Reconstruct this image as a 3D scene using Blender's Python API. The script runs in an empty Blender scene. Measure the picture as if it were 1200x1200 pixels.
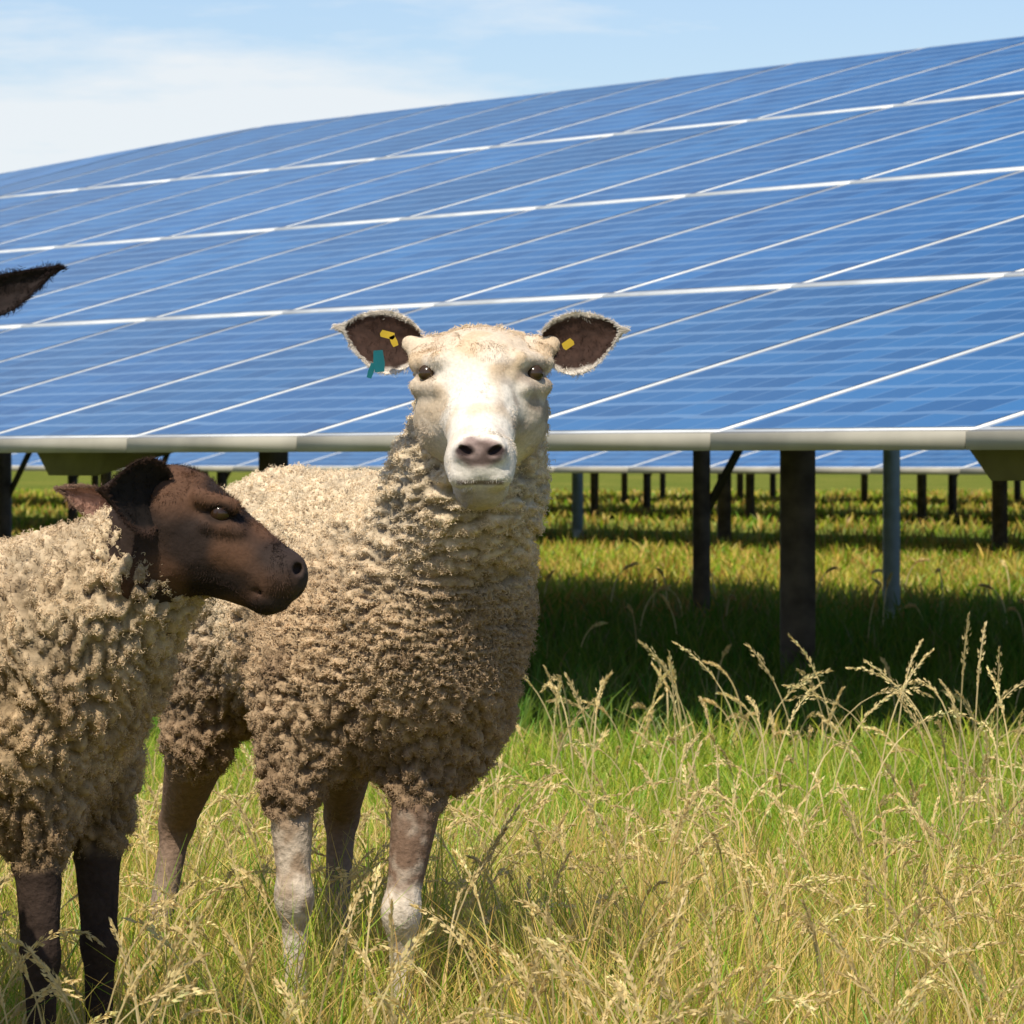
import bpy, math, numpy as np
from mathutils import Vector
rng=np.random.default_rng(7)
sc=bpy.context.scene
def link(o,parent=None):
    sc.collection.objects.link(o)
    if parent is not None: o.parent=parent
    return o
def empty(name):
    e=bpy.data.objects.new(name,None); e.empty_display_size=.1; return link(e)
def mesh_obj(name,V,F,mat=None,parent=None,smooth=True,col=None,uv=None,matidx=None):
    """V (n,3); F (m,k) int array of equal-sized faces"""
    V=np.asarray(V,np.float32); F=np.asarray(F,np.int32)
    me=bpy.data.meshes.new(name)
    m,k=F.shape
    me.vertices.add(len(V)); me.vertices.foreach_set('co',V.ravel())
    me.loops.add(m*k); me.loops.foreach_set('vertex_index',F.ravel())
    me.polygons.add(m); me.polygons.foreach_set('loop_start',np.arange(0,m*k,k,dtype=np.int32))
    me.polygons.foreach_set('loop_total',np.full(m,k,np.int32))
    me.update(calc_edges=True)
    if smooth: me.polygons.foreach_set('use_smooth',np.ones(m,bool))
    if col is not None:
        a=me.color_attributes.new('Col','FLOAT_COLOR','POINT')
        c=np.ones((len(V),4),np.float32); c[:,:3]=col
        a.data.foreach_set('color',c.ravel())
    if uv is not None:
        u=me.uv_layers.new(name='UVMap'); u.data.foreach_set('uv',np.asarray(uv,np.float32).ravel())
    if mat is not None:
        for mm in (mat if isinstance(mat,list) else [mat]): me.materials.append(mm)
    if matidx is not None: me.polygons.foreach_set('material_index',np.asarray(matidx,np.int32))
    me.validate(clean_customdata=False)
    return link(bpy.data.objects.new(name,me),parent)

# ---------------- noise
def _h(ix,iy,iz,s):
    n=(ix*374761393+iy*668265263+iz*2147483647+s*1274126177)&0xffffffff
    n=((n^(n>>13))*1274126177)&0xffffffff
    return (((n^(n>>16))&0xffff)/32767.5-1.0)
def pnoise(P,seed=0):
    P=np.asarray(P,np.float64); I=np.floor(P).astype(np.int64); f=P-I
    u=f*f*f*(f*(f*6-15)+10); out=0
    for dx in (0,1):
        for dy in (0,1):
            for dz in (0,1):
                ix,iy,iz=I[:,0]+dx,I[:,1]+dy,I[:,2]+dz
                g=_h(ix,iy,iz,seed)*(f[:,0]-dx)+_h(ix,iy,iz,seed+11)*(f[:,1]-dy)+_h(ix,iy,iz,seed+23)*(f[:,2]-dz)
                w=(u[:,0] if dx else 1-u[:,0])*(u[:,1] if dy else 1-u[:,1])*(u[:,2] if dz else 1-u[:,2])
                out=out+g*w
    return out
def sst(a,b,x):
    t=np.clip((x-a)/(b-a),0,1); return t*t*(3-2*t)

# ---------------- node helpers
def newmat(name):
    m=bpy.data.materials.new(name); m.use_nodes=True
    nt=m.node_tree; return m,nt,nt.nodes['Principled BSDF']
def N(nt,t,**k):
    n=nt.nodes.new(t)
    for a,b in k.items(): setattr(n,a,b)
    return n
def mat_simple(name,col,rough=.6,metal=0,var=.15,scale=20,bump=.0):
    m,nt,b=newmat(name)
    tc=N(nt,'ShaderNodeTexCoord'); no=N(nt,'ShaderNodeTexNoise'); no.inputs['Scale'].default_value=scale; no.inputs['Detail'].default_value=6
    nt.links.new(tc.outputs['Object'],no.inputs['Vector'])
    r=N(nt,'ShaderNodeValToRGB')
    r.color_ramp.elements[0].position=.3; r.color_ramp.elements[1].position=.7
    r.color_ramp.elements[0].color=[c*(1-var) for c in col]+[1]; r.color_ramp.elements[1].color=[min(1,c*(1+var)) for c in col]+[1]
    nt.links.new(no.outputs['Fac'],r.inputs[0]); nt.links.new(r.outputs[0],b.inputs['Base Color'])
    b.inputs['Roughness'].default_value=rough; b.inputs['Metallic'].default_value=metal
    if bump:
        bp=N(nt,'ShaderNodeBump'); bp.inputs['Strength'].default_value=bump; bp.inputs['Distance'].default_value=.005
        nt.links.new(no.outputs['Fac'],bp.inputs['Height']); nt.links.new(bp.outputs[0],b.inputs['Normal'])
    return m
def mat_attr(name,rough=.9,scale=150,var=.25,bump=.4,dist=.003,spec=.2,sheen=0):
    m,nt,b=newmat(name)
    at=N(nt,'ShaderNodeAttribute'); at.attribute_name='Col'
    tc=N(nt,'ShaderNodeTexCoord'); no=N(nt,'ShaderNodeTexNoise'); no.inputs['Scale'].default_value=scale; no.inputs['Detail'].default_value=4
    nt.links.new(tc.outputs['Object'],no.inputs['Vector'])
    mr=N(nt,'ShaderNodeMapRange'); mr.inputs[1].default_value=.25; mr.inputs[2].default_value=.75; mr.inputs[3].default_value=1-var; mr.inputs[4].default_value=1+var
    nt.links.new(no.outputs['Fac'],mr.inputs[0])
    mx=N(nt,'ShaderNodeVectorMath',operation='SCALE')
    nt.links.new(at.outputs['Color'],mx.inputs[0]); nt.links.new(mr.outputs[0],mx.inputs['Scale'])
    nt.links.new(mx.outputs[0],b.inputs['Base Color'])
    b.inputs['Roughness'].default_value=rough; b.inputs['Specular IOR Level'].default_value=spec
    b.inputs['Sheen Weight'].default_value=sheen
    if bump:
        bp=N(nt,'ShaderNodeBump'); bp.inputs['Strength'].default_value=bump; bp.inputs['Distance'].default_value=dist
        nt.links.new(no.outputs['Fac'],bp.inputs['Height']); nt.links.new(bp.outputs[0],b.inputs['Normal'])
    return m
M_wool=mat_attr('wool_skin',.95,120,.25,.8,.004,.1)
M_fibre=mat_attr('wool_fibre',.85,40,.15,0,0,.12)
M_hair=mat_attr('short_hair',.8,260,.15,.35,.0018,.2)
M_ear=mat_attr('ear_skin',.8,120,.2,.3,.002,.2)
M_eye=mat_simple('eye_gloss',(.035,.018,.008),.18)
M_eye2=mat_simple('amber_eye',(.045,.026,.012),.2)
M_hoof=mat_simple('hoof_horn',(.05,.04,.03),.6)

# ---------------- implicit modelling
def ellf(c,r,R=None):
    c=np.array(c,float); r=np.array(r,float)
    R=np.eye(3) if R is None else np.array(R,float)
    def f(P):
        q=(P-c)@R.T
        k0=np.sqrt(((q/r)**2).sum(-1)); k1=np.sqrt(((q/(r*r))**2).sum(-1))+1e-9
        return k0*(k0-1)/k1
    e=r.max(); return (f,c-e,c+e)
def conef(a,b,ra,rb):
    a=np.array(a,float); b=np.array(b,float); d=b-a; L=(d@d)
    def f(P):
        t=np.clip(((P-a)@d)/L,0,1)
        return np.linalg.norm(P-a-t[...,None]*d,axis=-1)-(ra+(rb-ra)*t)
    e=max(ra,rb); return (f,np.minimum(a,b)-e,np.maximum(a,b)+e)
def yawR(hx,hy):   # rows: lateral, heading, up
    n=math.hypot(hx,hy); hx/=n; hy/=n
    return [[-hy,hx,0],[hx,hy,0],[0,0,1]]
def smin(a,b,k):
    h=np.clip(.5+.5*(b-a)/k,0,1); return b+(a-b)*h-k*h*(1-h)
def build_field(prims,carves,h,k):
    lo=np.min([p[1] for p,_ in prims],0)-4*h; hi=np.max([p[2] for p,_ in prims],0)+4*h
    n=np.ceil((hi-lo)/h).astype(int)+1
    F=np.full(n,.08,np.float32)
    def block(p,m):
        a=np.clip(np.floor((p[1]-m-lo)/h).astype(int),0,n-1); b=np.clip(np.ceil((p[2]+m-lo)/h).astype(int)+1,0,n)
        g=np.stack(np.meshgrid(*[lo[i]+h*np.arange(a[i],b[i]) for i in range(3)],indexing='ij'),-1)
        return (slice(a[0],b[0]),slice(a[1],b[1]),slice(a[2],b[2])),g
    for p,kk in prims:
        kk=kk or k
        s,g=block(p,kk+3*h); v=p[0](g)
        F[s]=np.where(v<kk+3*h,smin(F[s],v,kk),F[s])
    for p,kk in carves:
        s,g=block(p,kk+2*h); v=p[0](g)
        F[s]=-smin(-F[s],v,kk)
    return F,lo
def surfnets(F,lo,h):
    S=F<0; n=np.array(F.shape)
    cs=[(i,j,k) for i in (0,1) for j in (0,1) for k in (0,1)]
    cnt=np.zeros(n-1,np.int8)
    for c in cs: cnt+=S[c[0]:n[0]-1+c[0],c[1]:n[1]-1+c[1],c[2]:n[2]-1+c[2]]
    act=(cnt>0)&(cnt<8); idx=np.argwhere(act)
    ids=-np.ones(n-1,np.int64); ids[act]=np.arange(len(idx))
    vals={c:F[idx[:,0]+c[0],idx[:,1]+c[1],idx[:,2]+c[2]].astype(float) for c in cs}
    acc=np.zeros((len(idx),3)); w=np.zeros(len(idx))
    for c in cs:
        for ax in range(3):
            if c[ax]==0:
                d=list(c); d[ax]=1; d=tuple(d); a,b=vals[c],vals[d]
                m=(a<0)!=(b<0); t=np.where(m,a/(a-b+1e-12),0)
                p=np.tile(np.array(c,float),(len(idx),1)); p[:,ax]+=t
                acc+=p*m[:,None]; w+=m
    V=lo+h*(idx+acc/w[:,None])
    Q=[]
    for ax in range(3):
        o1,o2=(ax+1)%3,(ax+2)%3
        sl0=[slice(1,-1)]*3; sl1=[slice(1,-1)]*3
        sl0[ax]=slice(0,n[ax]-1); sl1[ax]=slice(1,n[ax])
        A=S[tuple(sl0)]; B=S[tuple(sl1)]
        e=np.argwhere(A!=B); inside=A[tuple(e.T)]
        e=e.copy(); e[:,o1]+=1; e[:,o2]+=1
        def g(d1,d2):
            q=e.copy(); q[:,o1]-=d1; q[:,o2]-=d2; return ids[q[:,0],q[:,1],q[:,2]]
        q=np.stack([g(1,1),g(0,1),g(0,0),g(1,0)],1)
        q[~inside]=q[~inside][:,::-1]; Q.append(q)
    Q=np.concatenate(Q); Q=Q[(Q>=0).all(1)]
    return V,Q
def normals(V,Q):
    n=np.cross(V[Q[:,2]]-V[Q[:,0]],V[Q[:,3]]-V[Q[:,1]])
    o=np.zeros_like(V)
    for i in range(4): np.add.at(o,Q[:,i],n)
    return o/(np.linalg.norm(o,axis=1,keepdims=True)+1e-12)
def smooth_mesh(V,Q,it=1,lam=.5):
    for _ in range(it):
        s=np.zeros_like(V); c=np.zeros(len(V))
        for i in range(4):
            a,b=Q[:,i],Q[:,(i+1)%4]
            np.add.at(s,a,V[b]); np.add.at(c,a,1)
            np.add.at(s,b,V[a]); np.add.at(c,b,1)
        V=V+lam*(s/c[:,None]-V)
    return V
def fibres(name,roots,Nn,cols,length,rad,parent,mat,curl=.003,upright=.6,npt=6,droop=.5,flow=45,seed=5):
    n=len(roots)
    tf=np.stack([pnoise(roots*flow,seed+i) for i in range(3)],1)*2.2+np.array([0,0,-droop])
    tf-=(tf*Nn).sum(1,keepdims=True)*Nn
    d=Nn*upright+tf; d/=np.linalg.norm(d,axis=1,keepdims=True)+1e-9
    a=np.cross(d,rng.normal(size=(n,3))*.3+np.array([.3,.2,.9])); a/=np.linalg.norm(a,axis=1,keepdims=True)+1e-9
    b=np.cross(d,a); L=length*rng.uniform(.6,1.3,n); ph=pnoise(roots*70,seed+9)*9+rng.uniform(-.5,.5,n)
    P=np.zeros((n,npt,3))
    for i in range(npt):
        t=i/(npt-1); an=ph+t*7.0
        P[:,i]=roots-Nn*.002+d*(L*t)[:,None]+(a*(np.cos(an)-np.cos(ph))[:,None]+b*(np.sin(an)-np.sin(ph))[:,None])*curl*min(1,t*2)
    hc=bpy.data.hair_curves.new(name); hc.add_curves([npt]*n)
    hc.attributes['position'].data.foreach_set('vector',P.astype(np.float32).ravel())
    ra=hc.attributes.get('radius') or hc.attributes.new('radius','FLOAT','POINT')
    rr=rad*np.linspace(1,.35,npt)[None,:]*rng.uniform(.7,1.3,(n,1)); ra.data.foreach_set('value',rr.astype(np.float32).ravel())
    ca=hc.attributes.new('Col','FLOAT_COLOR','POINT')
    c=np.ones((n,npt,4),np.float32); c[:,:,:3]=cols[:,None,:]; ca.data.foreach_set('color',c.ravel())
    hc.materials.append(mat)
    return link(bpy.data.objects.new(name,hc),parent)

def ear(name,base,dirv,upv,fwd,L,W,inner,rim,back,parent,cup=.02,shift=.012):
    base,dirv,upv,fwd=[np.array(v,float) for v in (base,dirv,upv,fwd)]
    dirv/=np.linalg.norm(dirv); upv-=upv@dirv*dirv; upv/=np.linalg.norm(upv); fwd=np.cross(dirv,upv)*np.sign(np.cross(dirv,upv)@fwd)
    nu,nv=36,26; V=[];C=[]
    for side in (0,1):
        for i in range(nu):
            u=i/(nu-1)
            w=W*(math.sin(math.pi*min(1,u*.93+.07)**.8))**.70 if u<1 else .001
            w=max(w,.002)
            for j in range(nv):
                v=j/(nv-1)*2-1
                p=base+dirv*L*(u-.10*u*u*v*v)+upv*(w*v+shift*u*u-(.008*math.sin(math.pi*u) if v<0 else 0)*abs(v))
                p=p+fwd*(cup*(v*v)*(1-.6*u)-cup*.7-.012*u*u)
                p=p+fwd*(.0018*pnoise(np.array([[u*8,v*4,3.3+side]]))[0])
                if side: p=p-fwd*.005*(1-abs(v)**3)
                V.append(p)
                e=max(abs(v)**3,(u-.76)/.24 if u>.76 else 0)
                e=e+.30*pnoise(np.array([[u*14,v*9,1.7]]))[0]
                t=sst(.48,.80,np.array(e)); c=np.array(inner)*(1-t)+np.array(rim)*t
                if not side: c=c*(1+.6*pnoise(np.array([[u*10,v*6,7.7]]))[0])
                C.append(c if not side else np.array(back))
    F=[]
    o=nu*nv
    for i in range(nu-1):
        for j in range(nv-1):
            a=i*nv+j; F.append([a,a+1,a+nv+1,a+nv]); F.append([o+a,o+a+nv,o+a+nv+1,o+a+1])
        F.append([i*nv,(i+1)*nv,o+(i+1)*nv,o+i*nv]); a=i*nv+nv-1; F.append([a,o+a,o+a+nv,a+nv])
    V=np.array(V); C=np.clip(np.array(C),.003,1)
    ob=mesh_obj(name,V,F,M_ear,parent,col=C)
    idx=[i*nv+j for i in range(nu) for j in (0,1,nv-2,nv-1)]+[(nu-1)*nv+j for j in range(nv)]+[(nu-2)*nv+j for j in range(nv)]
    idx=rng.choice(idx,1300); R=V[idx]+rng.normal(size=(1300,3))*.001
    cen=base+dirv*L*.45; nn=R-cen; nn/=np.linalg.norm(nn,axis=1,keepdims=True)
    fibres(name+'_fringe',R,nn,np.tile(np.array(rim),(1300,1))*rng.uniform(.8,1.1,(1300,1)),.0038,.00025,parent,M_fibre,curl=.0003,upright=1.2,npt=4,droop=.1,seed=91)
    idx=rng.integers(0,len(V),2500); nn=np.tile(fwd,(2500,1))*np.where(idx<nu*nv,1,-1)[:,None]
    fibres(name+'_hair',V[idx]+rng.normal(size=(2500,3))*np.array([.0015,.0003,.0015]),nn,C[idx]*rng.uniform(.7,1.5,(2500,1)),.006,.00025,parent,M_fibre,curl=.0004,upright=.3,npt=4,droop=.1,seed=93)
    return ob

def fleece_and_legs(parent,wool,legs,h,axis_f,colfn,legcol,nf,seed,zlight):
    prims=[(p,.05) for p in wool]+[(p,.018) for p in legs]
    F,lo=build_field(prims,[],h,.05); V,Q=surfnets(F,lo,h); V=smooth_mesh(V,Q,1,.4)
    dw=np.min([p[0](V) for p in wool],0); dl=np.min([p[0](V) for p in legs],0)
    wm=sst(-.012,.006,dl-dw+.010*pnoise(V*40,3))
    Nn=normals(V,Q)
    W=V+.014*np.stack([pnoise(V*16,seed+i) for i in (1,2,3)],1)+.0045*np.stack([pnoise(V*50,seed+i) for i in (7,8,9)],1)
    fr=axis_f(V)
    n1=pnoise(W*fr,seed); n2=pnoise(W*fr*1.8+5,seed+4); n3=pnoise(V*90,seed+6)
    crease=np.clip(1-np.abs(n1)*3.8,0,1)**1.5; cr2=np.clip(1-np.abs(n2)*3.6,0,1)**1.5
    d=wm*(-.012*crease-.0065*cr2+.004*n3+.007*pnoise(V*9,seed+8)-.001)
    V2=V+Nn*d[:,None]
    cw=colfn(V)*(1-.45*crease-.30*cr2)[:,None]  # crease shade painted into the wool colour
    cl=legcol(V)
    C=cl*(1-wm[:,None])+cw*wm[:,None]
    C=np.clip(C,0.005,1)
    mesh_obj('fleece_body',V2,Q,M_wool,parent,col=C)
    N2=normals(V2,Q)
    if nf:
        pr=wm*np.clip(1.02-crease*.9-cr2*.55,.04,1); cand=rng.choice(len(V2),nf,p=pr/pr.sum())
        R=V2[cand]+rng.normal(size=(nf,3))*.002
        cc=colfn(V[cand])*rng.uniform(.82,1.2,(nf,1))*(1-.38*crease[cand]-.22*cr2[cand])[:,None]  # fibres carry the same painted crease shade
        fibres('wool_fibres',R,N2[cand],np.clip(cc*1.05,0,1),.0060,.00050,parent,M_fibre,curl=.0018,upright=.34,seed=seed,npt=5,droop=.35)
        pl=(1-wm)**2; nl=nf//6; cand=rng.choice(len(V2),nl,p=pl/pl.sum())
        fibres('leg_hair',V2[cand]+rng.normal(size=(nl,3))*.001,N2[cand],np.clip(C[cand]*rng.uniform(.75,1.3,(nl,1)),0,1),.005,.00030,parent,M_fibre,curl=.0003,upright=.15,droop=1.8,seed=seed+1,npt=4)

def hoof(name,x,y,parent,hd):
    hx,hy=hd; V=[];F=[]
    o=0
    for s in (-1,1):
        cx,cy=x-hy*.013*s,y+hx*.013*s
        rings=[(.0,.019,.026,.006),(.02,.018,.023,.003),(.038,.014,.016,-.004),(.05,.008,.009,-.006)]
        for z,a,b,off in rings:
            for j in range(12):
                t=2*math.pi*j/12; u=a*.75*math.cos(t); w=b*math.sin(t)+off
                V.append([cx-hy*u+hx*w,cy+hx*u+hy*w,z])
        for i in range(3):
            for j in range(12): F.append([o+i*12+j,o+i*12+(j+1)%12,o+(i+1)*12+(j+1)%12,o+(i+1)*12+j])
        o+=48
    mesh_obj(name,V,F,M_hoof,parent)

# ---- the frontal sheep (used for the ewe and for the one mostly out of frame)
def ewe(name,off,dark,nf,h):
    root=empty(name); off=np.array(off,float)
    hd=(.36,-.93); R=yawR(*hd)
    A=lambda *p: tuple(np.array(p)+off)
    wool=[ellf(A(-.14,6.93,.585),(.149,.20,.208),R),ellf(A(-.220,7.17,.605),(.180,.28,.205),R),ellf(A(-.315,7.42,.62),(.18,.20,.195),R),
          ellf(A(-.095,6.81,.60),(.105,.09,.13),R),
          conef(A(-.100,6.84,.65),A(-.058,6.72,.79),.130,.100),conef(A(-.058,6.73,.79),A(-.045,6.70,.90),.098,.078),
          ellf(A(-.255,6.95,.54),(.09,.11,.15),R),ellf(A(-.085,6.93,.52),(.078,.11,.14),R),
          conef(A(-.275,6.93,.50),A(-.300,6.90,.375),.083,.046),conef(A(-.105,6.90,.48),A(-.125,6.86,.385),.078,.044),
          conef(A(-.42,7.42,.52),A(-.455,7.40,.42),.112,.060),conef(A(-.22,7.48,.52),A(-.24,7.48,.40),.11,.060),
          conef(A(-.37,7.56,.70),A(-.385,7.62,.48),.045,.035)]
    legs=[conef(A(-.300,6.90,.40),A(-.293,6.885,.235),.034,.0205),conef(A(-.293,6.885,.235),A(-.290,6.90,.07),.0195,.0135),conef(A(-.290,6.90,.07),A(-.288,6.88,.035),.017,.020),
          ellf(A(-.293,6.880,.232),(.0215,.025,.032)),
          conef(A(-.122,6.86,.40),A(-.148,6.83,.22),.037,.0205),conef(A(-.148,6.83,.22),A(-.146,6.845,.07),.0195,.0135),conef(A(-.146,6.845,.07),A(-.143,6.825,.035),.017,.020),
          ellf(A(-.148,6.824,.216),(.0215,.025,.032)),
          conef(A(-.45,7.40,.42),A(-.495,7.56,.285),.050,.025),conef(A(-.495,7.56,.285),A(-.53,7.52,.07),.022,.016),conef(A(-.53,7.52,.07),A(-.53,7.495,.035),.018,.021),
          conef(A(-.24,7.46,.42),A(-.255,7.66,.29),.050,.025),conef(A(-.255,7.66,.29),A(-.265,7.62,.07),.022,.016),conef(A(-.265,7.62,.07),A(-.26,7.60,.035),.018,.021)]
    def fr(V):
        q=V-off; neck=sst(.50,.66,q[:,2])*(1-sst(6.92,7.05,q[:,1]))
        f=np.ones((len(V),3))*24
        f[:,0]=37-22*neck; f[:,1]=37-22*neck; f[:,2]=36+18*neck
        return f
    def col(V):
        q=V-off; n=pnoise(q*6,31)
        cream=np.array([.78,.63,.43]); tan=np.array([.66,.475,.285]); dirt=np.array([.29,.19,.11])
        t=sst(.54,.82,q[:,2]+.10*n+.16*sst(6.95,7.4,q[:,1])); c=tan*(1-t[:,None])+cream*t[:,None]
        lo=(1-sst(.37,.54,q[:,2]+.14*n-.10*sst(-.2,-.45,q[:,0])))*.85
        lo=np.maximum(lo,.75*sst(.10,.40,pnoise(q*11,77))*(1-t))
        # brisket darkened: shade below the neck painted in with the dirt colour
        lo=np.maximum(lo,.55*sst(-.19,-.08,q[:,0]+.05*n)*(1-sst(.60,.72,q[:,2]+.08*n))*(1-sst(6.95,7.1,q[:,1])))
        return c*(1-lo[:,None])+dirt*lo[:,None]
    def lcol(V):
        q=V-off; w=np.array([.66,.56,.44]); br=np.array([.19,.12,.08])
        if dark: return np.tile(np.array([.03,.02,.015]),(len(V),1))
        right=(q[:,0]<-.21)&(q[:,1]<7.2); left=(q[:,0]>=-.21)&(q[:,1]<7.2)
        n=pnoise(q*28,41)+.6*pnoise(q*60,45)
        tr=.40+.60*(1-sst(.17,.34,q[:,2]+.08*n))-.45*sst(.05,.35,n)
        tl=(1-sst(.235,.265,q[:,2]+.04*n))*(1-.75*sst(.02,.25,n)*(1-sst(.16,.20,q[:,2])))+.40*sst(.05,.4,n)
        t=np.where(right,tr,np.where(left,tl,.35*(1-sst(.1,.3,q[:,2])))); t=np.clip(t,0,1)
        br2=np.where(right[:,None],np.array([.33,.235,.155]),br)
        return br2*(1-t[:,None])+w*t[:,None]
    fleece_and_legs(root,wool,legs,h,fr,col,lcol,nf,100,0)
    for i,(x,y) in enumerate([(-.288,6.875),(-.143,6.82),(-.53,7.49),(-.26,7.595)]): hoof('hoof_%d'%(i+1),x+off[0],y+off[1],root,hd)
    # head
    H=np.array([-.040,6.60,.90])+off
    B=lambda *p: tuple(np.array(p)+H)
    k=.02
    pr=[(ellf(B(0,.035,.038),(.082,.085,.055)),k),(ellf(B(0,-.005,.025),(.062,.055,.052)),k),
        (conef(B(0,.0,.012),B(0,-.105,-.068),.057,.039),.02),
        (ellf(B(.046,.020,-.022),(.041,.060,.056)),.025),(ellf(B(-.046,.020,-.022),(.041,.060,.056)),.025),
        (ellf(B(0,-.114,-.082),(.044,.040,.037)),.018),(ellf(B(0,-.090,-.118),(.030,.034,.020)),.020),
        (conef(B(0,-.085,-.110),B(0,.03,-.070),.028,.044),.022),
        (ellf(B(.018,-.145,-.068),(.015,.014,.017)),.010),(ellf(B(-.018,-.145,-.068),(.015,.014,.017)),.010),
        (ellf(B(.021,-.124,-.100),(.018,.022,.014)),.012),(ellf(B(-.021,-.124,-.100),(.018,.022,.014)),.012)]
    for s in (-1,1):
        pr+=[(conef(B(s*.050,-.038,.050),B(s*.082,.008,.046),.010,.012),.012),
             (conef(B(s*.056,-.040,.014),B(s*.082,.0,.016),.008,.010),.012),
             (conef(B(s*.072,.03,.060),B(s*.090,.035,.070),.022,.015),.015)]
    cv=[(ellf(B(s*.072,-.034,.0325),(.013,.022,.0060)),.004) for s in (-1,1)]
    for s in (-1,1):
        c,sn=math.cos(.55*s),math.sin(.55*s)
        cv.append((ellf(B(s*.020,-.160,-.067),(.0120,.014,.0048),[[c,0,sn],[0,1,0],[-sn,0,c]]),.003))
        cv.append((conef(B(0,-.148,-.110),B(s*.030,-.108,-.105),.0012,.0012),.002))
    cv.append((conef(B(0,-.161,-.074),B(0,-.150,-.107),.0014,.0014),.003))
    hh=.0024 if not dark else .005
    F,lo=build_field(pr,cv,hh,k); V,Q=surfnets(F,lo,hh); V=smooth_mesh(V,Q,1,.5)
    Nn=normals(V,Q); q=V-H
    V=V+Nn*(.0016*pnoise(V*42,9)+.0008*pnoise(V*130,10))[:,None]
    if dark: C=np.tile(np.array([.03,.02,.016]),(len(V),1))
    else:
        white=np.array([.80,.72,.61]); tanc=np.array([.62,.47,.31]); pink=np.array([.27,.18,.155]); dk=np.array([.08,.052,.042])
        C=np.tile(white,(len(V),1))
        def mix(C,c,t): t=np.clip(t,0,1)[:,None]; return C*(1-t)+np.array(c)*t
        n=pnoise(q*30,51); n2=pnoise(q*55,52)
        C=mix(C,tanc,.70*sst(.025,.065,q[:,2]+.03*n)+.65*sst(.0,.28,n)*sst(-.08,-.02,q[:,2]))
        C=mix(C,tanc*.8,.70*sst(.032,.070,np.abs(q[:,0])+.02*n)*(q[:,2]<.03))
        C=mix(C,[.27,.20,.15],.65*sst(-.05,.25,pnoise(q*38,58))*sst(.012,.035,q[:,0])*sst(-.07,-.03,q[:,2])*(q[:,2]<.050))
        nose=np.sqrt((q[:,0]/.034)**2+((q[:,2]+.070)/.019)**2+((q[:,1]+.155)/.03)**2)
        C=mix(C,pink,.9*(1-sst(.8,1.25,nose+.5*n2)))
        C=mix(C,dk,.9*(1-sst(.6,.95,nose))*sst(-.30,.10,n2))
        for s in (-1,1):
            nd=np.sqrt(((q[:,0]-s*.020)/.015)**2+((q[:,2]+.067)/.008)**2); C=mix(C,[.035,.022,.02],(1-sst(.6,1.05,nd))*(q[:,1]<-.13))
            ed=np.sqrt(((q[:,0]-s*.071)/.019)**2+((q[:,2]-.0325)/.009)**2+((q[:,1]+.02)/.03)**2); C=mix(C,[.17,.11,.08],.8*(1-sst(.6,1.2,ed+.4*n2)))
        lip=(1-sst(.0015,.0045,np.abs(q[:,2]+.1075)))*(q[:,1]<-.112)*(np.abs(q[:,0])<.03); C=mix(C,[.14,.085,.07],.8*lip)
        C=mix(C,[.42,.33,.26],.7*sst(-.108,-.122,q[:,2])*(q[:,1]<-.05))
    mesh_obj('head',V,Q,M_hair,root,col=np.clip(C,.004,1))
    N2=normals(V,Q)
    nh=42000 if not dark else 2000
    away=(np.abs(q[:,2]+.072)>.022)|(q[:,1]>-.12)|(np.abs(q[:,0])>.034); away&=~((np.abs(q[:,2]+.108)<.004)&(q[:,1]<-.11))
    eye=np.minimum(np.linalg.norm((q-np.array([.072,-.03,.0325]))*np.array([.8,.6,1.6]),axis=1),np.linalg.norm((q-np.array([-.072,-.03,.0325]))*np.array([.8,.6,1.6]),axis=1))>.0125
    p=(away&eye).astype(float); cand=rng.choice(len(V),nh,p=p/p.sum())
    fibres('face_hair',V[cand],N2[cand],np.clip(C[cand]*rng.uniform(.72,1.22,(nh,1)),0,1),.0060,.00030,root,M_fibre,curl=.0005,upright=.26,droop=1.0,npt=4,flow=22,seed=61)
    p=((q[:,1]>.035)&(q[:,2]>-.05)).astype(float); nc=int(nf*.08)+50; cand=rng.choice(len(V),nc,p=p/p.sum())
    cr=C[cand]*rng.uniform(.8,1.15,(nc,1)) if dark else np.array([.74,.60,.42])*rng.uniform(.8,1.2,(nc,1))
    fibres('poll_wool',V[cand],N2[cand],np.clip(cr,0,1),.009,.0005,root,M_fibre,curl=.002,upright=.5,seed=66)
    for s in (-1,1):
        bpy.ops.mesh.primitive_uv_sphere_add(segments=24,ring_count=16,radius=.0120,location=B(s*.0685,-.0200,.0325))
        e=bpy.context.object; e.name='eye_%s'%('l' if s>0 else 'r'); e.data.materials.append(M_eye2 if not dark else M_eye); e.parent=root
        for f in e.data.polygons: f.use_smooth=True
        ic=(.050,.026,.018) if not dark else (.018,.011,.009); rc=(.74,.66,.56) if not dark else (.022,.014,.012)
        ear('ear_%s'%('l' if s>0 else 'r'),B(s*.080,.020,.070),(s*1,-.12,.12 if s<0 else .08),(0,0,1),(0,-1,0),.110,.037 if not dark else .017,ic,rc,rc,root,.013 if not dark else .010,.012 if not dark else .024)
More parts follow.
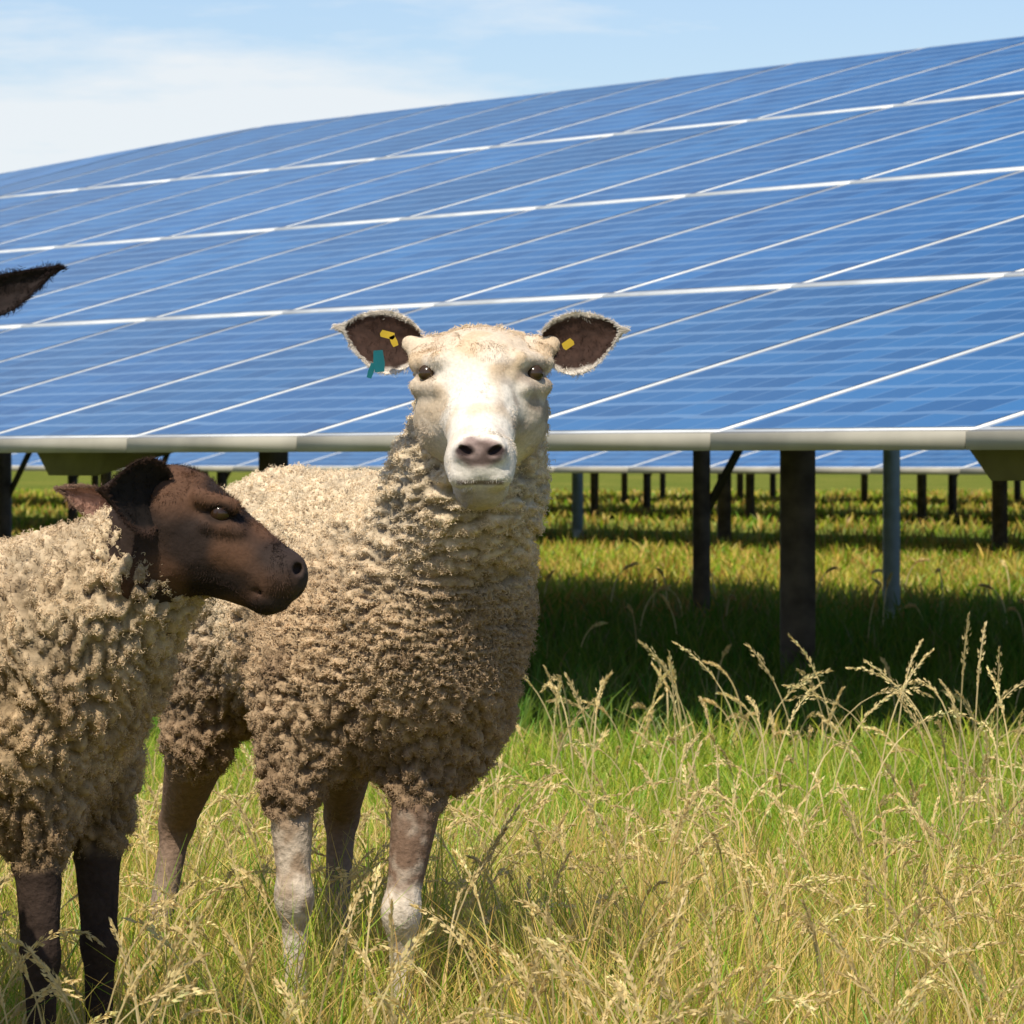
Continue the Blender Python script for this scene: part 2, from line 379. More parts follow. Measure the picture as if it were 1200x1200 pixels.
    if not dark:
        tm=mat_simple('tag_teal',(.0,.11,.125),.4); ty=mat_simple('tag_yellow',(.52,.34,.015),.4)
        def tag(nm,x,y,z,w,hh,mt,tilt):
            pts=[(-.5,.5),(.5,.5),(.62,-.1),(.5,-.5),(-.5,-.5),(-.62,-.1)]; c,s=math.cos(tilt),math.sin(tilt)
            V=[B(x+(a*w*c-b*hh*s),y+d,z+(a*w*s+b*hh*c)) for d in (0,.003) for a,b in pts]
            me=bpy.data.meshes.new(nm); me.from_pydata([tuple(v) for v in V],[],[list(range(6)),list(range(11,5,-1))]+[[i,i+6,(i+1)%6+6,(i+1)%6] for i in range(6)])
            me.materials.append(mt); link(bpy.data.objects.new(nm,me),root)
        tag('ear_tag_teal',-.131,-.022,.048,.012,.028,tm,.08)
        tag('ear_tag_teal_flap',-.141,-.018,.036,.006,.020,tm,-.3)
        tag('ear_tag_yellow_1',-.120,-.016,.082,.016,.009,ty,-.25)
        tag('ear_tag_yellow_stem',-.112,-.016,.074,.007,.014,ty,.4)
        tag('ear_tag_yellow_2',.112,-.016,.070,.013,.010,ty,.6)
    return root
ewe('sheep',(0,0,0),False,115000,.0042)
ewe('sheep.001',(-.613,-1.35,.016),True,3000,.010)

# ---- dark-faced sheep in profile
def profile_sheep():
    root=empty('dark_faced_sheep'); hd=(.72,-.69); R=yawR(*hd)
    wool=[conef((-.445,6.13,.690),(-.53,6.20,.61),.088,.142),ellf((-.630,6.31,.53),(.168,.19,.19),R),
          ellf((-.78,6.47,.55),(.185,.28,.195),R),ellf((-.95,6.66,.57),(.18,.2,.19),R),
          conef((-.60,6.20,.47),(-.575,6.20,.375),.10,.055),conef((-.54,6.36,.47),(-.515,6.37,.375),.09,.05),
          conef((-1.0,6.58,.48),(-1.02,6.58,.38),.11,.06),conef((-.88,6.78,.48),(-.9,6.78,.38),.11,.06),
          conef((-1.08,6.78,.62),(-1.12,6.82,.42),.04,.03)]
    legs=[conef((-.575,6.20,.40),(-.570,6.18,.22),.034,.022),conef((-.570,6.18,.22),(-.568,6.19,.07),.021,.015),conef((-.568,6.19,.07),(-.555,6.175,.035),.018,.020),
          conef((-.518,6.37,.40),(-.512,6.35,.22),.034,.021),conef((-.512,6.35,.22),(-.514,6.36,.07),.020,.015),conef((-.514,6.36,.07),(-.500,6.345,.035),.018,.020),
          conef((-1.0,6.56,.42),(-1.12,6.68,.28),.05,.028),conef((-1.12,6.68,.28),(-1.11,6.67,.07),.026,.018),conef((-1.11,6.67,.07),(-1.095,6.655,.035),.02,.021),
          conef((-.88,6.76,.42),(-1.0,6.88,.28),.05,.028),conef((-1.0,6.88,.28),(-.99,6.87,.07),.026,.018),conef((-.99,6.87,.07),(-.975,6.855,.035),.02,.021)]
    def fr(V):
        f=np.ones((len(V),3)); f[:,0]=48; f[:,1]=32; f[:,2]=24; return f
    def col(V):
        n=pnoise(V*7,131); cream=np.array([.70,.545,.355]); tan=np.array([.59,.42,.245]); dirt=np.array([.29,.19,.105])
        t=sst(.5,.74,V[:,2]+.1*n); c=tan*(1-t[:,None])+cream*t[:,None]
        lo=(1-sst(.34,.50,V[:,2]+.12*n))*.8
        lo=np.maximum(lo,.5*sst(.12,.42,pnoise(V*12,177)))
        return c*(1-lo[:,None])+dirt*lo[:,None]
    def lcol(V): return np.tile(np.array([.045,.030,.023]),(len(V),1))*(1+.5*pnoise(V*30,5))[:,None]
    fleece_and_legs(root,wool,legs,.0042,fr,col,lcol,88000,300,0)
    for i,(x,y) in enumerate([(-.550,6.17),(-.495,6.34),(-1.09,6.65),(-.97,6.85)]): hoof('hoof_%d'%(i+1),x,y,root,hd)
    y=6.08; k=.018
    pr=[(conef((-.388,y+.01,.752),(-.285,y-.01,.686),.054,.036),k),(ellf((-.405,y+.015,.762),(.048,.052,.048)),k),
        (ellf((-.375,y,.712),(.050,.044,.046)),.02),(ellf((-.276,y-.012,.683),(.034,.034,.031)),.012),
        (conef((-.35,y,.690),(-.290,y-.01,.661),.032,.022),.012),(ellf((-.290,y-.012,.655),(.024,.024,.016)),.008),
        (ellf((-.262,y-.022,.692),(.016,.014,.014)),.008),(ellf((-.262,y+.002,.692),(.016,.014,.014)),.008),
        (conef((-.368,y-.040,.776),(-.330,y-.038,.766),.011,.010),.010),(conef((-.36,y-.043,.744),(-.325,y-.038,.738),.009,.008),.010),
        (conef((-.42,y+.02,.75),(-.44,y+.04,.70),.055,.07),.03)]
    cv=[(ellf((-.345,y-.058,.7585),(.012,.014,.0070)),.004),(ellf((-.2535,y-.032,.692),(.006,.012,.007)),.003),
        (conef((-.252,y-.018,.664),(-.315,y-.042,.666),.0028,.0030),.003)]
    F,lo=build_field(pr,cv,.0026,k); V,Q=surfnets(F,lo,.0026); V=smooth_mesh(V,Q,1,.45); Nn=normals(V,Q)
    V=V+Nn*(.0015*pnoise(V*50,9)+.0006*pnoise(V*150,10))[:,None]
    n=pnoise(V*28,71); C=np.tile(np.array([.032,.020,.015]),(len(V),1))*(1+.7*n)[:,None]
    t=sst(.05,.40,pnoise(V*18,75)+.15)[:,None]*.65; C=C*(1-t)+np.array([.15,.072,.038])*t
    mz=(sst(-.30,-.27,V[:,0]))[:,None]*.5; C=C*(1-mz)+np.array([.05,.034,.028])*mz
    ed=np.sqrt(((V[:,0]+.345)/.020)**2+((V[:,2]-.7585)/.013)**2); te=(1-sst(.7,1.2,ed))[:,None]*.8; C=C*(1-te)+np.array([.012,.008,.006])*te
    mesh_obj('head',V,Q,M_hair,root,col=np.clip(C,.004,1)); N2=normals(V,Q)
    eo=np.linalg.norm(V-np.array([-.345,y-.045,.757]),axis=1)>.012
    p=(eo&(V[:,0]<-.262)).astype(float); nh=26000; cand=rng.choice(len(V),nh,p=p/p.sum())
    fibres('face_hair',V[cand],N2[cand],np.clip(C[cand]*rng.uniform(.6,1.9,(nh,1)),0,1),.0065,.00028,root,M_fibre,curl=.0005,upright=.24,droop=.6,npt=4,flow=16,seed=81)
    for s,yy in (('r',y-.036),('l',y+.030)):
        bpy.ops.mesh.primitive_uv_sphere_add(segments=24,ring_count=16,radius=.0130,location=(-.345,yy,.7580))
        e=bpy.context.object; e.name='eye_'+s; e.data.materials.append(M_eye); e.parent=root
        for f in e.data.polygons: f.use_smooth=True
    dkc=(.03,.018,.014)
    ear('ear_r',(-.405,y-.03,.782),(-.44,-.58,-.02),(.10,0,1),(.5,-.6,.1),.100,.042,(.014,.010,.008),(.06,.034,.024),dkc,root,.016,.004)
    ear('ear_l',(-.465,y+.09,.768),(-1,.25,.02),(0,-.3,1),(0,-1,.3),.095,.018,(.30,.17,.12),(.24,.15,.10),(.18,.11,.075),root,.010)
profile_sheep()

# ---------------- solar arrays
r3=np.array([-.514,.857,0.]); p3=np.array([.857,.514,0.]); r3/=np.linalg.norm(r3); p3/=np.linalg.norm(p3)
TAN=.27; Wm=1.2; Lh=1.903
def mat_glass():
    m,nt,b=newmat('solar_cells')
    uv=N(nt,'ShaderNodeUVMap'); 
    tc=N(nt,'ShaderNodeTexCoord'); wv=N(nt,'ShaderNodeTexNoise'); wv.inputs['Scale'].default_value=3.0; wv.inputs['Detail'].default_value=2; nt.links.new(tc.outputs['Object'],wv.inputs['Vector'])
    ws=N(nt,'ShaderNodeVectorMath',operation='SCALE'); ws.inputs['Scale'].default_value=.03; nt.links.new(wv.outputs['Color'],ws.inputs[0])
    wa=N(nt,'ShaderNodeVectorMath',operation='ADD'); nt.links.new(uv.outputs[0],wa.inputs[0]); nt.links.new(ws.outputs[0],wa.inputs[1])
    sp=N(nt,'ShaderNodeSeparateXYZ'); nt.links.new(wa.outputs[0],sp.inputs[0])
    def line(sock,mult,w):
        a=N(nt,'ShaderNodeMath',operation='MULTIPLY'); a.inputs[1].default_value=mult; nt.links.new(sock,a.inputs[0])
        f=N(nt,'ShaderNodeMath',operation='FRACT'); nt.links.new(a.outputs[0],f.inputs[0])
        l=N(nt,'ShaderNodeMath',operation='LESS_THAN'); l.inputs[1].default_value=w; nt.links.new(f.outputs[0],l.inputs[0]); return l.outputs[0]
    lx=line(sp.outputs[0],6,.05); ly=line(sp.outputs[1],12,.22)
    mx=N(nt,'ShaderNodeMath',operation='MAXIMUM'); nt.links.new(lx,mx.inputs[0]); nt.links.new(ly,mx.inputs[1])
    at=N(nt,'ShaderNodeAttribute'); at.attribute_name='Col'
    sc6=N(nt,'ShaderNodeVectorMath',operation='MULTIPLY'); sc6.inputs[1].default_value=(6,12,1); nt.links.new(wa.outputs[0],sc6.inputs[0])
    fl=N(nt,'ShaderNodeVectorMath',operation='FLOOR'); nt.links.new(sc6.outputs[0],fl.inputs[0])
    ad=N(nt,'ShaderNodeVectorMath',operation='ADD'); nt.links.new(fl.outputs[0],ad.inputs[0]); nt.links.new(at.outputs['Color'],ad.inputs[1])
    wn=N(nt,'ShaderNodeTexWhiteNoise'); nt.links.new(ad.outputs[0],wn.inputs['Vector'])
    r=N(nt,'ShaderNodeValToRGB'); r.color_ramp.elements[0].position=0; r.color_ramp.elements[1].position=1
    r.color_ramp.elements[0].color=(.010,.078,.215,1); r.color_ramp.elements[1].color=(.022,.132,.325,1)
    nt.links.new(wn.outputs['Value'],r.inputs[0])
    mu=N(nt,'ShaderNodeVectorMath',operation='MULTIPLY'); nt.links.new(r.outputs[0],mu.inputs[0]); nt.links.new(at.outputs['Color'],mu.inputs[1])
    mi=N(nt,'ShaderNodeMixRGB'); mi.inputs[2].default_value=(.15,.27,.43,1)
    k=N(nt,'ShaderNodeMath',operation='MULTIPLY'); k.inputs[1].default_value=.6; nt.links.new(mx.outputs[0],k.inputs[0])
    nt.links.new(k.outputs[0],mi.inputs[0]); nt.links.new(mu.outputs[0],mi.inputs[1]); nt.links.new(mi.outputs[0],b.inputs['Base Color'])
    b.inputs['Roughness'].default_value=.30; b.inputs['Specular IOR Level'].default_value=.4
    return m
M_glass=mat_glass(); M_frame=mat_simple('aluminium_frame',(.62,.64,.63),.45,.0,.14,6)
M_edge=mat_simple('edge_trim',(.34,.315,.25),.6,0,.2,3); M_post=mat_simple('weathered_post',(.15,.12,.095),.8,0,.45,12,.5)
M_galv=mat_simple('galvanised_post',(.46,.56,.62),.5,.2,.12,15); M_olive=mat_simple('rafter_steel',(.12,.11,.07),.7,0,.2,10); M_back=mat_simple('backsheet',(.25,.25,.25),.8)
def box_faces(V,F,c8):
    o=len(V); V.extend(c8)
    F.extend([[o,o+3,o+2,o+1],[o+4,o+5,o+6,o+7],[o,o+1,o+5,o+4],[o+1,o+2,o+6,o+5],[o+2,o+3,o+7,o+6],[o+3,o,o+4,o+7]])
def array(name,origin,s0,n,posts,kink=None,detail=True):
    root=empty(name); O=np.array(origin,float)
    def pt(s,t,dz=0):   # t horizontal distance up-slope
        z=t*TAN
        if kink and s>kink: z-=.030*(s-kink)*t/7.6
        return O+r3*s+p3*t+np.array([0,0,z+dz])
    V=[];F=[];MI=[];UV=[];C=[]
    fw=.032
    for i in range(n):
        sa=s0+i*Wm
        for j in range(4):
            ta=j*Lh
            a0,a1,b0,b1=sa+.001,sa+Wm-.001,ta+.012,ta+Lh-.012
            c8=[pt(a0,b0,-.035),pt(a1,b0,-.035),pt(a1,b1,-.035),pt(a0,b1,-.035),pt(a0,b0),pt(a1,b0),pt(a1,b1),pt(a0,b1)]
            box_faces(V,F,c8); MI+= [2]+[1]*5; C+=[[1,1,1]]*8; UV+=[[0,0]]*24
            o=len(V); tj=rng.normal()*.0006
            g=[pt(a0+fw,b0+fw,.002),pt(a1-fw,b0+fw,.002),pt(a1-fw,b1-fw,.002+abs(tj)),pt(a0+fw,b1-fw,.002+abs(tj))]
            V.extend(g); F.append([o,o+1,o+2,o+3]); MI.append(0); v=rng.uniform(.86,1.14); C+=[[v,v,v*rng.uniform(.97,1.03)]]*4
            UV+=[[0,0],[1,0],[1,1],[0,1]]
    ob=mesh_obj('modules',np.array(V),F,[M_glass,M_frame,M_back],root,smooth=False,col=np.array(C),uv=UV,matidx=MI)
    V=[];F=[]
    Ltot=n*Wm
    seg=[s0+i*Wm for i in range(n+1)]
    for a,b in zip(seg[:-1],seg[1:]):
        b-=.007
        c=[pt(a,-.012,-.044),pt(b,-.012,-.044),pt(b,.008,-.044),pt(a,.008,-.044),pt(a,-.012,.003),pt(b,-.012,.003),pt(b,.008,.003),pt(a,.008,.003)]
        box_faces(V,F,c)
    mesh_obj('lower_trim',np.array(V),F,M_edge,root,smooth=False)
    V=[];F=[]
    for t in (Lh,2*Lh,3*Lh):
        a,b=s0,s0+Ltot
        ss=np.linspace(a,b,n+1)
        for a,b in zip(ss[:-1],ss[1:]):
            box_faces(V,F,[pt(a,t-.018,-.03),pt(b,t-.018,-.03),pt(b,t+.018,-.03),pt(a,t+.018,-.03),pt(a,t-.018,.006),pt(b,t-.018,.006),pt(b,t+.018,.006),pt(a,t+.018,.006)])
    mesh_obj('row_clamps',np.array(V),F,M_frame,root,smooth=False)
    PV=[];PF=[];GV=[];GF=[];RV=[];RF=[]
    def post(s,t,w,galv):
        b=O+r3*s+p3*t; zt=pt(s,t)[2]-.08; VV,FF=(GV,GF) if galv else (PV,PF)
        for (u0,u1,v0,v1) in ((-.5,.5,-.5,-.38),(-.5,-.38,-.379,.5),(.38,.5,-.379,.5)):
            c=[(u0,v0),(u1,v0),(u1,v1),(u0,v1)]
            box_faces(VV,FF,[np.array([b[0]+x*w,b[1]+y*w,z]) for z in (-.2,zt) for x,y in c])
    for s,t,w,g in posts:
        post(s,t,w,g)
        a0=.25; a1=4*Lh-.3
        c=[pt(s-.03,a0,-.10),pt(s+.03,a0,-.10),pt(s+.03,a1,-.10),pt(s-.03,a1,-.10),pt(s-.03,a0,-.040),pt(s+.03,a0,-.040),pt(s+.03,a1,-.040),pt(s-.03,a1,-.040)]
        if t<4: box_faces(RV,RF,c)
        if t>4 and not g:
            q0=O+r3*s+p3*t; q0=np.array([q0[0],q0[1],.50]); q1=pt(s-1.3,min(t+.5,7.3),-.12)
            d=r3*.02
            box_faces(RV,RF,[q0-d,q0+d,q1+d,q1-d,q0-d+[0,0,.05],q0+d+[0,0,.05],q1+d+[0,0,.05],q1-d+[0,0,.05]])
    if PV: mesh_obj('posts',np.array(PV),PF,M_post,root,smooth=False)
    if GV: mesh_obj('galvanised_posts',np.array(GV),GF,M_galv,root,smooth=False)
    if RV: mesh_obj('rafters',np.array(RV),RF,M_olive,root,smooth=False)
    return root,pt
O1=np.array([.868,13.7,.895])
def st(x,y,O=O1):
    d=np.array([x,y,0])-np.array([O[0],O[1],0]); return d@r3,d@p3
posts=[]
s1,t1=st(1.06,19.0)
for i in range(-3,7): posts.append((s1+i*4.1,t1,.125,False))
sb,tb=st(1.89,25.5); posts.append((sb,tb,.080,True)); posts.append((sb+8.2,tb,.1,False)); posts.append((sb-8.2,tb,.1,True))
sc_,tc_=st(.955,25.8); posts.append((sc_,tc_,.085,False)); posts.append((sc_+8.2,tc_,.1,False))
root1,pt1=array('solar_panel_array',O1,.605-1.2*9,34,posts,kink=17.5)
# cable troughs hanging behind the lower edge
V=[];F=[]
for s in (-.42,5.35):
    t0=.35; a,b=s-.36,s+.36
    top=-.05; bot=-.125
    c=[pt1(a+.16,t0,0),pt1(b-.16,t0,0),pt1(b-.16,t0+.5,0),pt1(a+.16,t0+.5,0),pt1(a,t0,0),pt1(b,t0,0),pt1(b,t0+.5,0),pt1(a,t0+.5,0)]
    for i in range(8): c[i]=c[i]+np.array([0,0,(bot-.06 if i<4 else top)-t0*TAN*.4])
    box_faces(V,F,c)
mesh_obj('cable_trough',np.array(V),F,M_olive,root1,smooth=False)
for k,(pd,dz) in enumerate([(15.5,-.135),(30,-.14),(44,-.14)]):
    O=O1+p3*pd+np.array([0,0,dz])
    ps=[]
    for i in range(-1,20):
        s=i*4.1-2+.9*k; ps.append((s,1.7,.12,False)); 
        ps.append((s+.6,5.6,.12,i%4==1))
    array('solar_panel_array',O,-14,80,ps)

# ---------------- ground
def ground():
    m,nt,b=newmat('field_soil')
    tc=N(nt,'ShaderNodeTexCoord'); n1=N(nt,'ShaderNodeTexNoise'); n1.inputs['Scale'].default_value=.25; n1.inputs['Detail'].default_value=12; n1.inputs['Roughness'].default_value=.7
    n2=N(nt,'ShaderNodeTexNoise'); n2.inputs['Scale'].default_value=14; n2.inputs['Detail'].default_value=8
    for n in (n1,n2): nt.links.new(tc.outputs['Object'],n.inputs['Vector'])
    r=N(nt,'ShaderNodeValToRGB'); r.color_ramp.elements[0].position=.38; r.color_ramp.elements[1].position=.62
    r.color_ramp.elements[0].color=(.10,.16,.025,1); r.color_ramp.elements[1].color=(.27,.26,.055,1)
    r2=N(nt,'ShaderNodeValToRGB'); r2.color_ramp.elements[0].position=.3; r2.color_ramp.elements[1].position=.7
    r2.color_ramp.elements[0].color=(.5,.5,.5,1); r2.color_ramp.elements[1].color=(1.1,1.1,1.1,1)
    nt.links.new(n1.outputs[0],r.inputs[0]); nt.links.new(n2.outputs[0],r2.inputs[0])
    mu=N(nt,'ShaderNodeVectorMath',operation='MULTIPLY'); nt.links.new(r.outputs[0],mu.inputs[0]); nt.links.new(r2.outputs[0],mu.inputs[1])
    nt.links.new(mu.outputs[0],b.inputs['Base Color']); b.inputs['Roughness'].default_value=1; b.inputs['Specular IOR Level'].default_value=0
    S=3000; V=[(-S,-200,0),(S,-200,0),(S,S,0),(-S,S,0)]
    mesh_obj('ground',np.array(V),[[0,1,2,3]],m,smooth=False)
ground()
def mat_grass():
    m=bpy.data.materials.new('grass_blades'); m.use_nodes=True; nt=m.node_tree; nt.nodes.clear()
    out=N(nt,'ShaderNodeOutputMaterial'); at=N(nt,'ShaderNodeAttribute'); at.attribute_name='Col'
    d=N(nt,'ShaderNodeBsdfDiffuse'); t=N(nt,'ShaderNodeBsdfTranslucent'); g=N(nt,'ShaderNodeBsdfGlossy'); g.inputs['Roughness'].default_value=.45
    m1=N(nt,'ShaderNodeMixShader'); m1.inputs[0].default_value=.38; m2=N(nt,'ShaderNodeMixShader'); m2.inputs[0].default_value=.02
    nt.links.new(at.outputs['Color'],d.inputs[0]); nt.links.new(at.outputs['Color'],t.inputs[0])
    nt.links.new(d.outputs[0],m1.inputs[1]); nt.links.new(t.outputs[0],m1.inputs[2])
    nt.links.new(m1.outputs[0],m2.inputs[1]); nt.links.new(g.outputs[0],m2.inputs[2]); nt.links.new(m2.outputs[0],out.inputs[0]); return m
M_grass=mat_grass()
def straw_frac(x,y):
    P=np.stack([x,y,np.zeros_like(x)],1)
    n=pnoise(P*.8,201)+.6*pnoise(P*2.3,202)
    f=np.where(y<8.6,.60,.60-.44*sst(8.6,10.2,y))
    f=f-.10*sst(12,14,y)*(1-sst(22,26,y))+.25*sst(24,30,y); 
    return np.clip(f+.5*n,.04,.92)
def blades(nb,ymin,ymax,pw,hs,ws):
    u=rng.uniform(0,1,nb)
    e=pw; y=(ymin**e+u*(ymax**e-ymin**e))**(1/e)
    x=rng.uniform(-1,1,nb)*(.130*y+.6)
    P=np.stack([x,y,np.zeros(nb)],1)
    cl=pnoise(P*3.1,210)+.6*pnoise(P*7,211); keep=rng.uniform(0,1,nb)<np.clip(.78+1.3*cl,.2,1); x,y,P,cl=x[keep],y[keep],P[keep],cl[keep]; nb=len(x)
    hgt=hs(y)*rng.uniform(.5,1.3,nb)*(1+.8*np.clip(cl,-.6,.6))
    w=ws*np.maximum(1,y/8)*rng.uniform(.5,1.5,nb)
    az=rng.uniform(0,2*np.pi,nb); lean=rng.uniform(.1,.85,nb)*hgt; ld=np.stack([np.cos(az),np.sin(az)],1)
    fa=rng.uniform(0,2*np.pi,nb); fd=np.stack([np.cos(fa),np.sin(fa)*.5],1); 
    V=np.zeros((nb,4,2,3),np.float32)
    for i,(t,ww) in enumerate([(0,1),(.38,.9),(.72,.6),(1,.12)]):
        c=np.stack([x+ld[:,0]*lean*t*t,y+ld[:,1]*lean*t*t,hgt*t*(1-.3*t*(lean/hgt))],1)
        for s in (0,1):
            V[:,i,s]=c; V[:,i,s,:2]+=(s-.5)*(w*ww)[:,None]*fd
    b=(np.arange(nb)*8)[:,None,None]
    q=np.array([[0,1,3,2],[2,3,5,4],[4,5,7,6]])[None]
    F=(b+q).reshape(-1,4)
    sf=straw_frac(x,y); st_=rng.uniform(0,1,nb)<sf
    gr=np.stack([rng.uniform(.15,.27,nb),rng.uniform(.30,.44,nb),rng.uniform(.012,.030,nb)],1)
    gy=np.stack([rng.uniform(.50,.62,nb),rng.uniform(.50,.60,nb),rng.uniform(.045,.08,nb)],1)
    k=(rng.uniform(0,1,nb)**1.6)[:,None]; gr=gr*(1-k)+gy*k
    sw=np.stack([rng.uniform(.74,.92,nb),rng.uniform(.55,.68,nb),rng.uniform(.14,.23,nb)],1)*rng.uniform(.65,1.05,(nb,1))
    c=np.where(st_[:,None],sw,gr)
    shade_band=sst(13.2,14.2,y-.6*x)*(1-sst(26,32,y)); c=c*(1-shade_band[:,None]*np.array([.62,.50,.45]))  # panel shadow band deepened by painting shade into the blade colour
    br=(pnoise(P*np.array([.35,.9,1]),220)>.08)&(y>24); br&=rng.uniform(0,1,nb)<.55
    c=np.where(br[:,None],np.array([.46,.27,.07])*rng.uniform(.7,1.3,(nb,1)),c)
    far=sst(22,30,y)[:,None]; c=c*(1-far)+c*np.array([.92,.90,.60])*far
    C=np.repeat(c[:,None,:],8,1); C[:,:2]*=.55; C[:,2:4]*=.85  # blade bases darkened, painting in the shade between blades
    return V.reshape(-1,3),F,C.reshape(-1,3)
hs=lambda y: np.interp(y,[4.5,5.8,6.8,7.5,9,10.5,12,15,22,30,80],[.10,.15,.21,.20,.18,.15,.13,.13,.13,.13,.13])
parts=[blades(180000,4.8,13,1.5,hs,.0028),blades(100000,12.5,45,1.2,hs,.0034),blades(32000,40,130,1.3,hs,.0034)]
o=0;VV=[];FF=[];CC=[]
for V,F,C in parts: VV.append(V);FF.append(F+o);CC.append(C);o+=len(V)
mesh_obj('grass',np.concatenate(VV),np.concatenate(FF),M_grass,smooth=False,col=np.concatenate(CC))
# seed-head stalks
def stalks(n,ymin,ymax,hmin,hmax,xf=None,big=1.0):
    V=[];F=[];C=[]
    for i in range(n):
        y=rng.uniform(ymin,ymax); x=rng.uniform(-1,1)*(.12*y+.1) if xf is None else xf(y)
        H=rng.uniform(hmin,hmax); az=rng.uniform(0,2*math.pi); droop=rng.uniform(.15,.8); d=np.array([math.cos(az),math.sin(az)*.6,0])
        base=np.array([x,y,0.]); L=H*1.1
        col=np.array([.88,.68,.31])*rng.uniform(.7,1.04)
        pts=[]
        ns=14
        for k in range(ns):
            t=k/(ns-1)
            if k==0: p=base.copy()
            else:
                ang=droop*2.6*t**2.5+.08; p=pts[-1]+L/(ns-1)*(d*math.sin(ang)+np.array([0,0,math.cos(ang)]))
            pts.append(p)
        w=.0011*max(1,y/8)
        side=np.array([d[1],-d[0],0])*.4+np.array([1,0,0]); side/=np.linalg.norm(side)
        o=len(V)
        for k,p in enumerate(pts):
            V+= [p-side*w,p+side*w]; C+=[col*.85]*2
        for k in range(ns-1): a=o+2*k; F.append([a,a+1,a+3,a+2])
        m=int(rng.integers(40,64)); st0=rng.uniform(.68,.78); fat=rng.uniform(.5,1.0)*big
        for k in range(m):
            t=st0+(1-st0)*k/m; f=t*(ns-1); i0=min(int(f),ns-2); p=pts[i0]*(1-(f-i0))+pts[i0+1]*(f-i0); dd=pts[i0+1]-pts[i0]; dd=dd/np.linalg.norm(dd)
            spread=math.sin(math.pi*(k+1)/(m+1))*.008*(.4+.6*rng.random())*fat; rv=rng.normal(size=3); rv/=np.linalg.norm(rv)
            q=p+rv*spread; u=dd*.8+rv*.35; u/=np.linalg.norm(u); vv=np.cross(u,rng.normal(size=3)); vv/=np.linalg.norm(vv)
            l=.006*rng.uniform(.7,1.4)*max(1,y/9); ww=.0019*max(1,y/9); o=len(V)
            V+=[q-u*l*.4,q+vv*ww,q+u*l,q-vv*ww]; F.append([o,o+1,o+2,o+3]); cc=col*rng.uniform(.8,1.3); C+=[cc]*4
    return np.array(V),np.array(F),np.clip(np.array(C),0,.92)
o=0;VV=[];FF=[];CC=[]
for V,F,C in [stalks(210,5.0,6.7,.18,.33),stalks(560,6.8,9.6,.20,.32),stalks(110,9.6,13,.18,.32),stalks(30,13,16,.20,.30),
              stalks(26,9.0,11.0,.36,.48,lambda y:(rng.uniform(330,640)/6000)*y,1.4),
              stalks(20,9.5,12.0,.32,.46,lambda y:(rng.uniform(20,420)/6000)*y,1.2),stalks(60,20,30,.2,.32)]:
    VV.append(V);FF.append(F+o);CC.append(C);o+=len(V)
mesh_obj('grass_seed_heads',np.concatenate(VV),np.concatenate(FF),M_grass,smooth=False,col=np.concatenate(CC))

# ---------------- light
el=math.radians(56); sd=np.array([-.36,-.93]); sd/=np.linalg.norm(sd)
sv=Vector((sd[0]*math.cos(el),sd[1]*math.cos(el),math.sin(el)))
sl=bpy.data.lights.new('sun','SUN'); sl.energy=5.0; sl.angle=math.radians(.5); sl.color=(1,.925,.79)
so=link(bpy.data.objects.new('sun',sl)); so.rotation_euler=(-sv).to_track_quat('-Z','Y').to_euler(); so.location=(0,0,30)
w=bpy.data.worlds.new('World'); sc.world=w; w.use_nodes=True; nt=w.node_tree; bg=nt.nodes['Background']
sky=N(nt,'ShaderNodeTexSky'); sky.sky_type='NISHITA'; sky.sun_disc=False; sky.sun_elevation=el; sky.sun_rotation=math.atan2(sd[0],sd[1]); sky.air_density=1.0; sky.dust_density=.3; sky.ozone_density=1.5
bg.inputs[1].default_value=.10
tint=N(nt,'ShaderNodeVectorMath',operation='MULTIPLY'); tint.inputs[1].default_value=(1.02,1.08,1.28); nt.links.new(sky.outputs[0],tint.inputs[0])
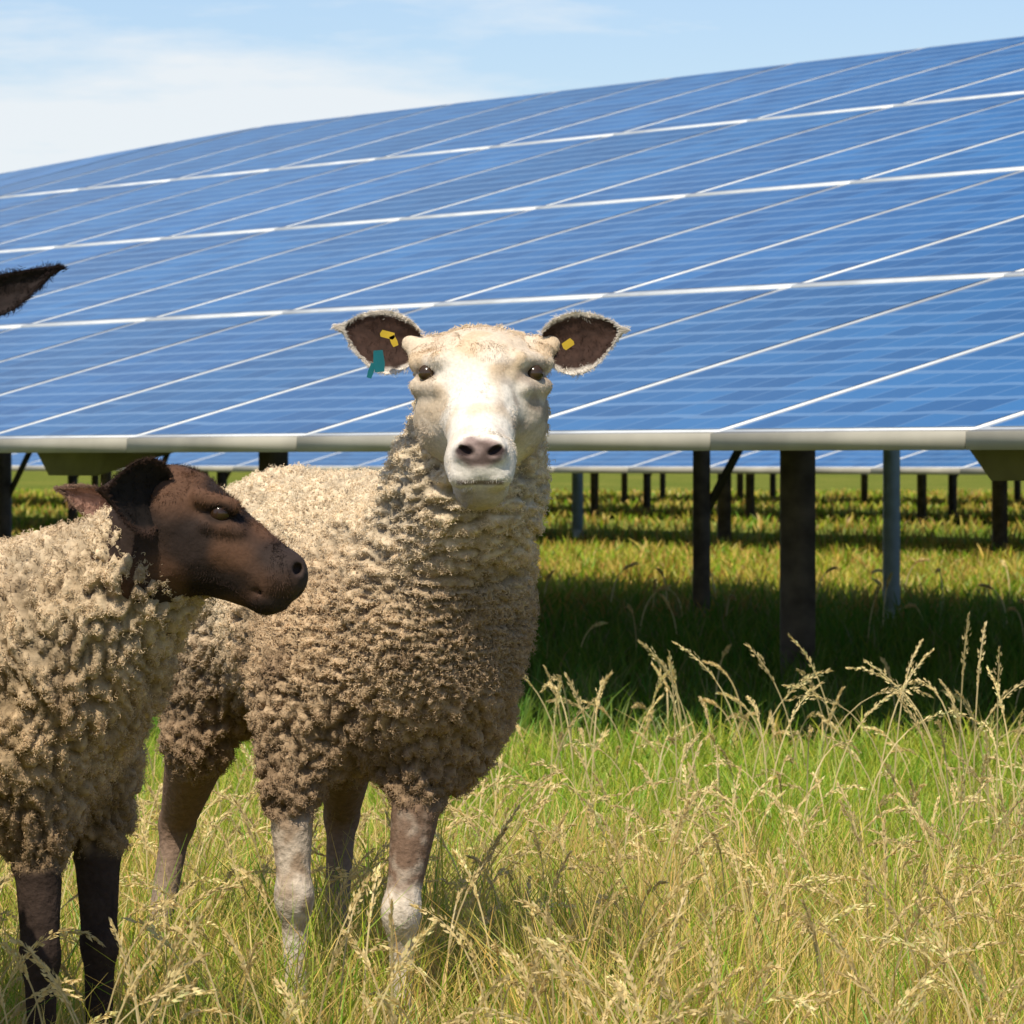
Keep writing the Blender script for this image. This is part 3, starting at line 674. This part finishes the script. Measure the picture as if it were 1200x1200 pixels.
tc=N(nt,'ShaderNodeTexCoord'); mp=N(nt,'ShaderNodeMapping'); mp.inputs['Scale'].default_value=(14,14,75); mp.inputs['Location'].default_value=(1.3,0,.4)
no=N(nt,'ShaderNodeTexNoise'); no.inputs['Scale'].default_value=1.0; no.inputs['Detail'].default_value=8; no.inputs['Roughness'].default_value=.6
nt.links.new(tc.outputs['Generated'],mp.inputs[0]); nt.links.new(mp.outputs[0],no.inputs['Vector'])
sp=N(nt,'ShaderNodeSeparateXYZ'); nt.links.new(tc.outputs['Generated'],sp.inputs[0])
def mrange(sock,a,b,c,d):
    m=N(nt,'ShaderNodeMapRange'); m.inputs[1].default_value=a; m.inputs[2].default_value=b; m.inputs[3].default_value=c; m.inputs[4].default_value=d; nt.links.new(sock,m.inputs[0]); return m.outputs[0]
def add(a,b):
    m=N(nt,'ShaderNodeMath',operation='ADD'); nt.links.new(a,m.inputs[0]); nt.links.new(b,m.inputs[1]); return m.outputs[0]
cf=add(add(no.outputs['Fac'],mrange(sp.outputs[2],.068,.080,.17,-.10)),mrange(sp.outputs[0],-.05,.05,.10,-.08))
r=N(nt,'ShaderNodeValToRGB'); r.color_ramp.elements[0].position=.44; r.color_ramp.elements[1].position=.70; r.color_ramp.elements[1].color=(.88,.88,.88,1)
nt.links.new(cf,r.inputs[0])
mi=N(nt,'ShaderNodeMixRGB'); mi.inputs[2].default_value=(8.6,9.0,9.3,1); nt.links.new(r.outputs[0],mi.inputs[0]); nt.links.new(tint.outputs[0],mi.inputs[1]); nt.links.new(mi.outputs[0],bg.inputs[0])
# ---------------- camera
cd=bpy.data.cameras.new('camera'); co=link(bpy.data.objects.new('camera',cd)); co.location=(0,0,.82)
co.rotation_euler=(math.radians(90)-60/6000,0,0); cd.lens=180; cd.sensor_width=36; cd.clip_end=6000; cd.clip_start=.1
cd.dof.use_dof=True; cd.dof.focus_distance=7.0; cd.dof.aperture_fstop=36
sc.camera=co
sc.view_settings.view_transform='Standard'; sc.view_settings.look='None'; sc.view_settings.exposure=0
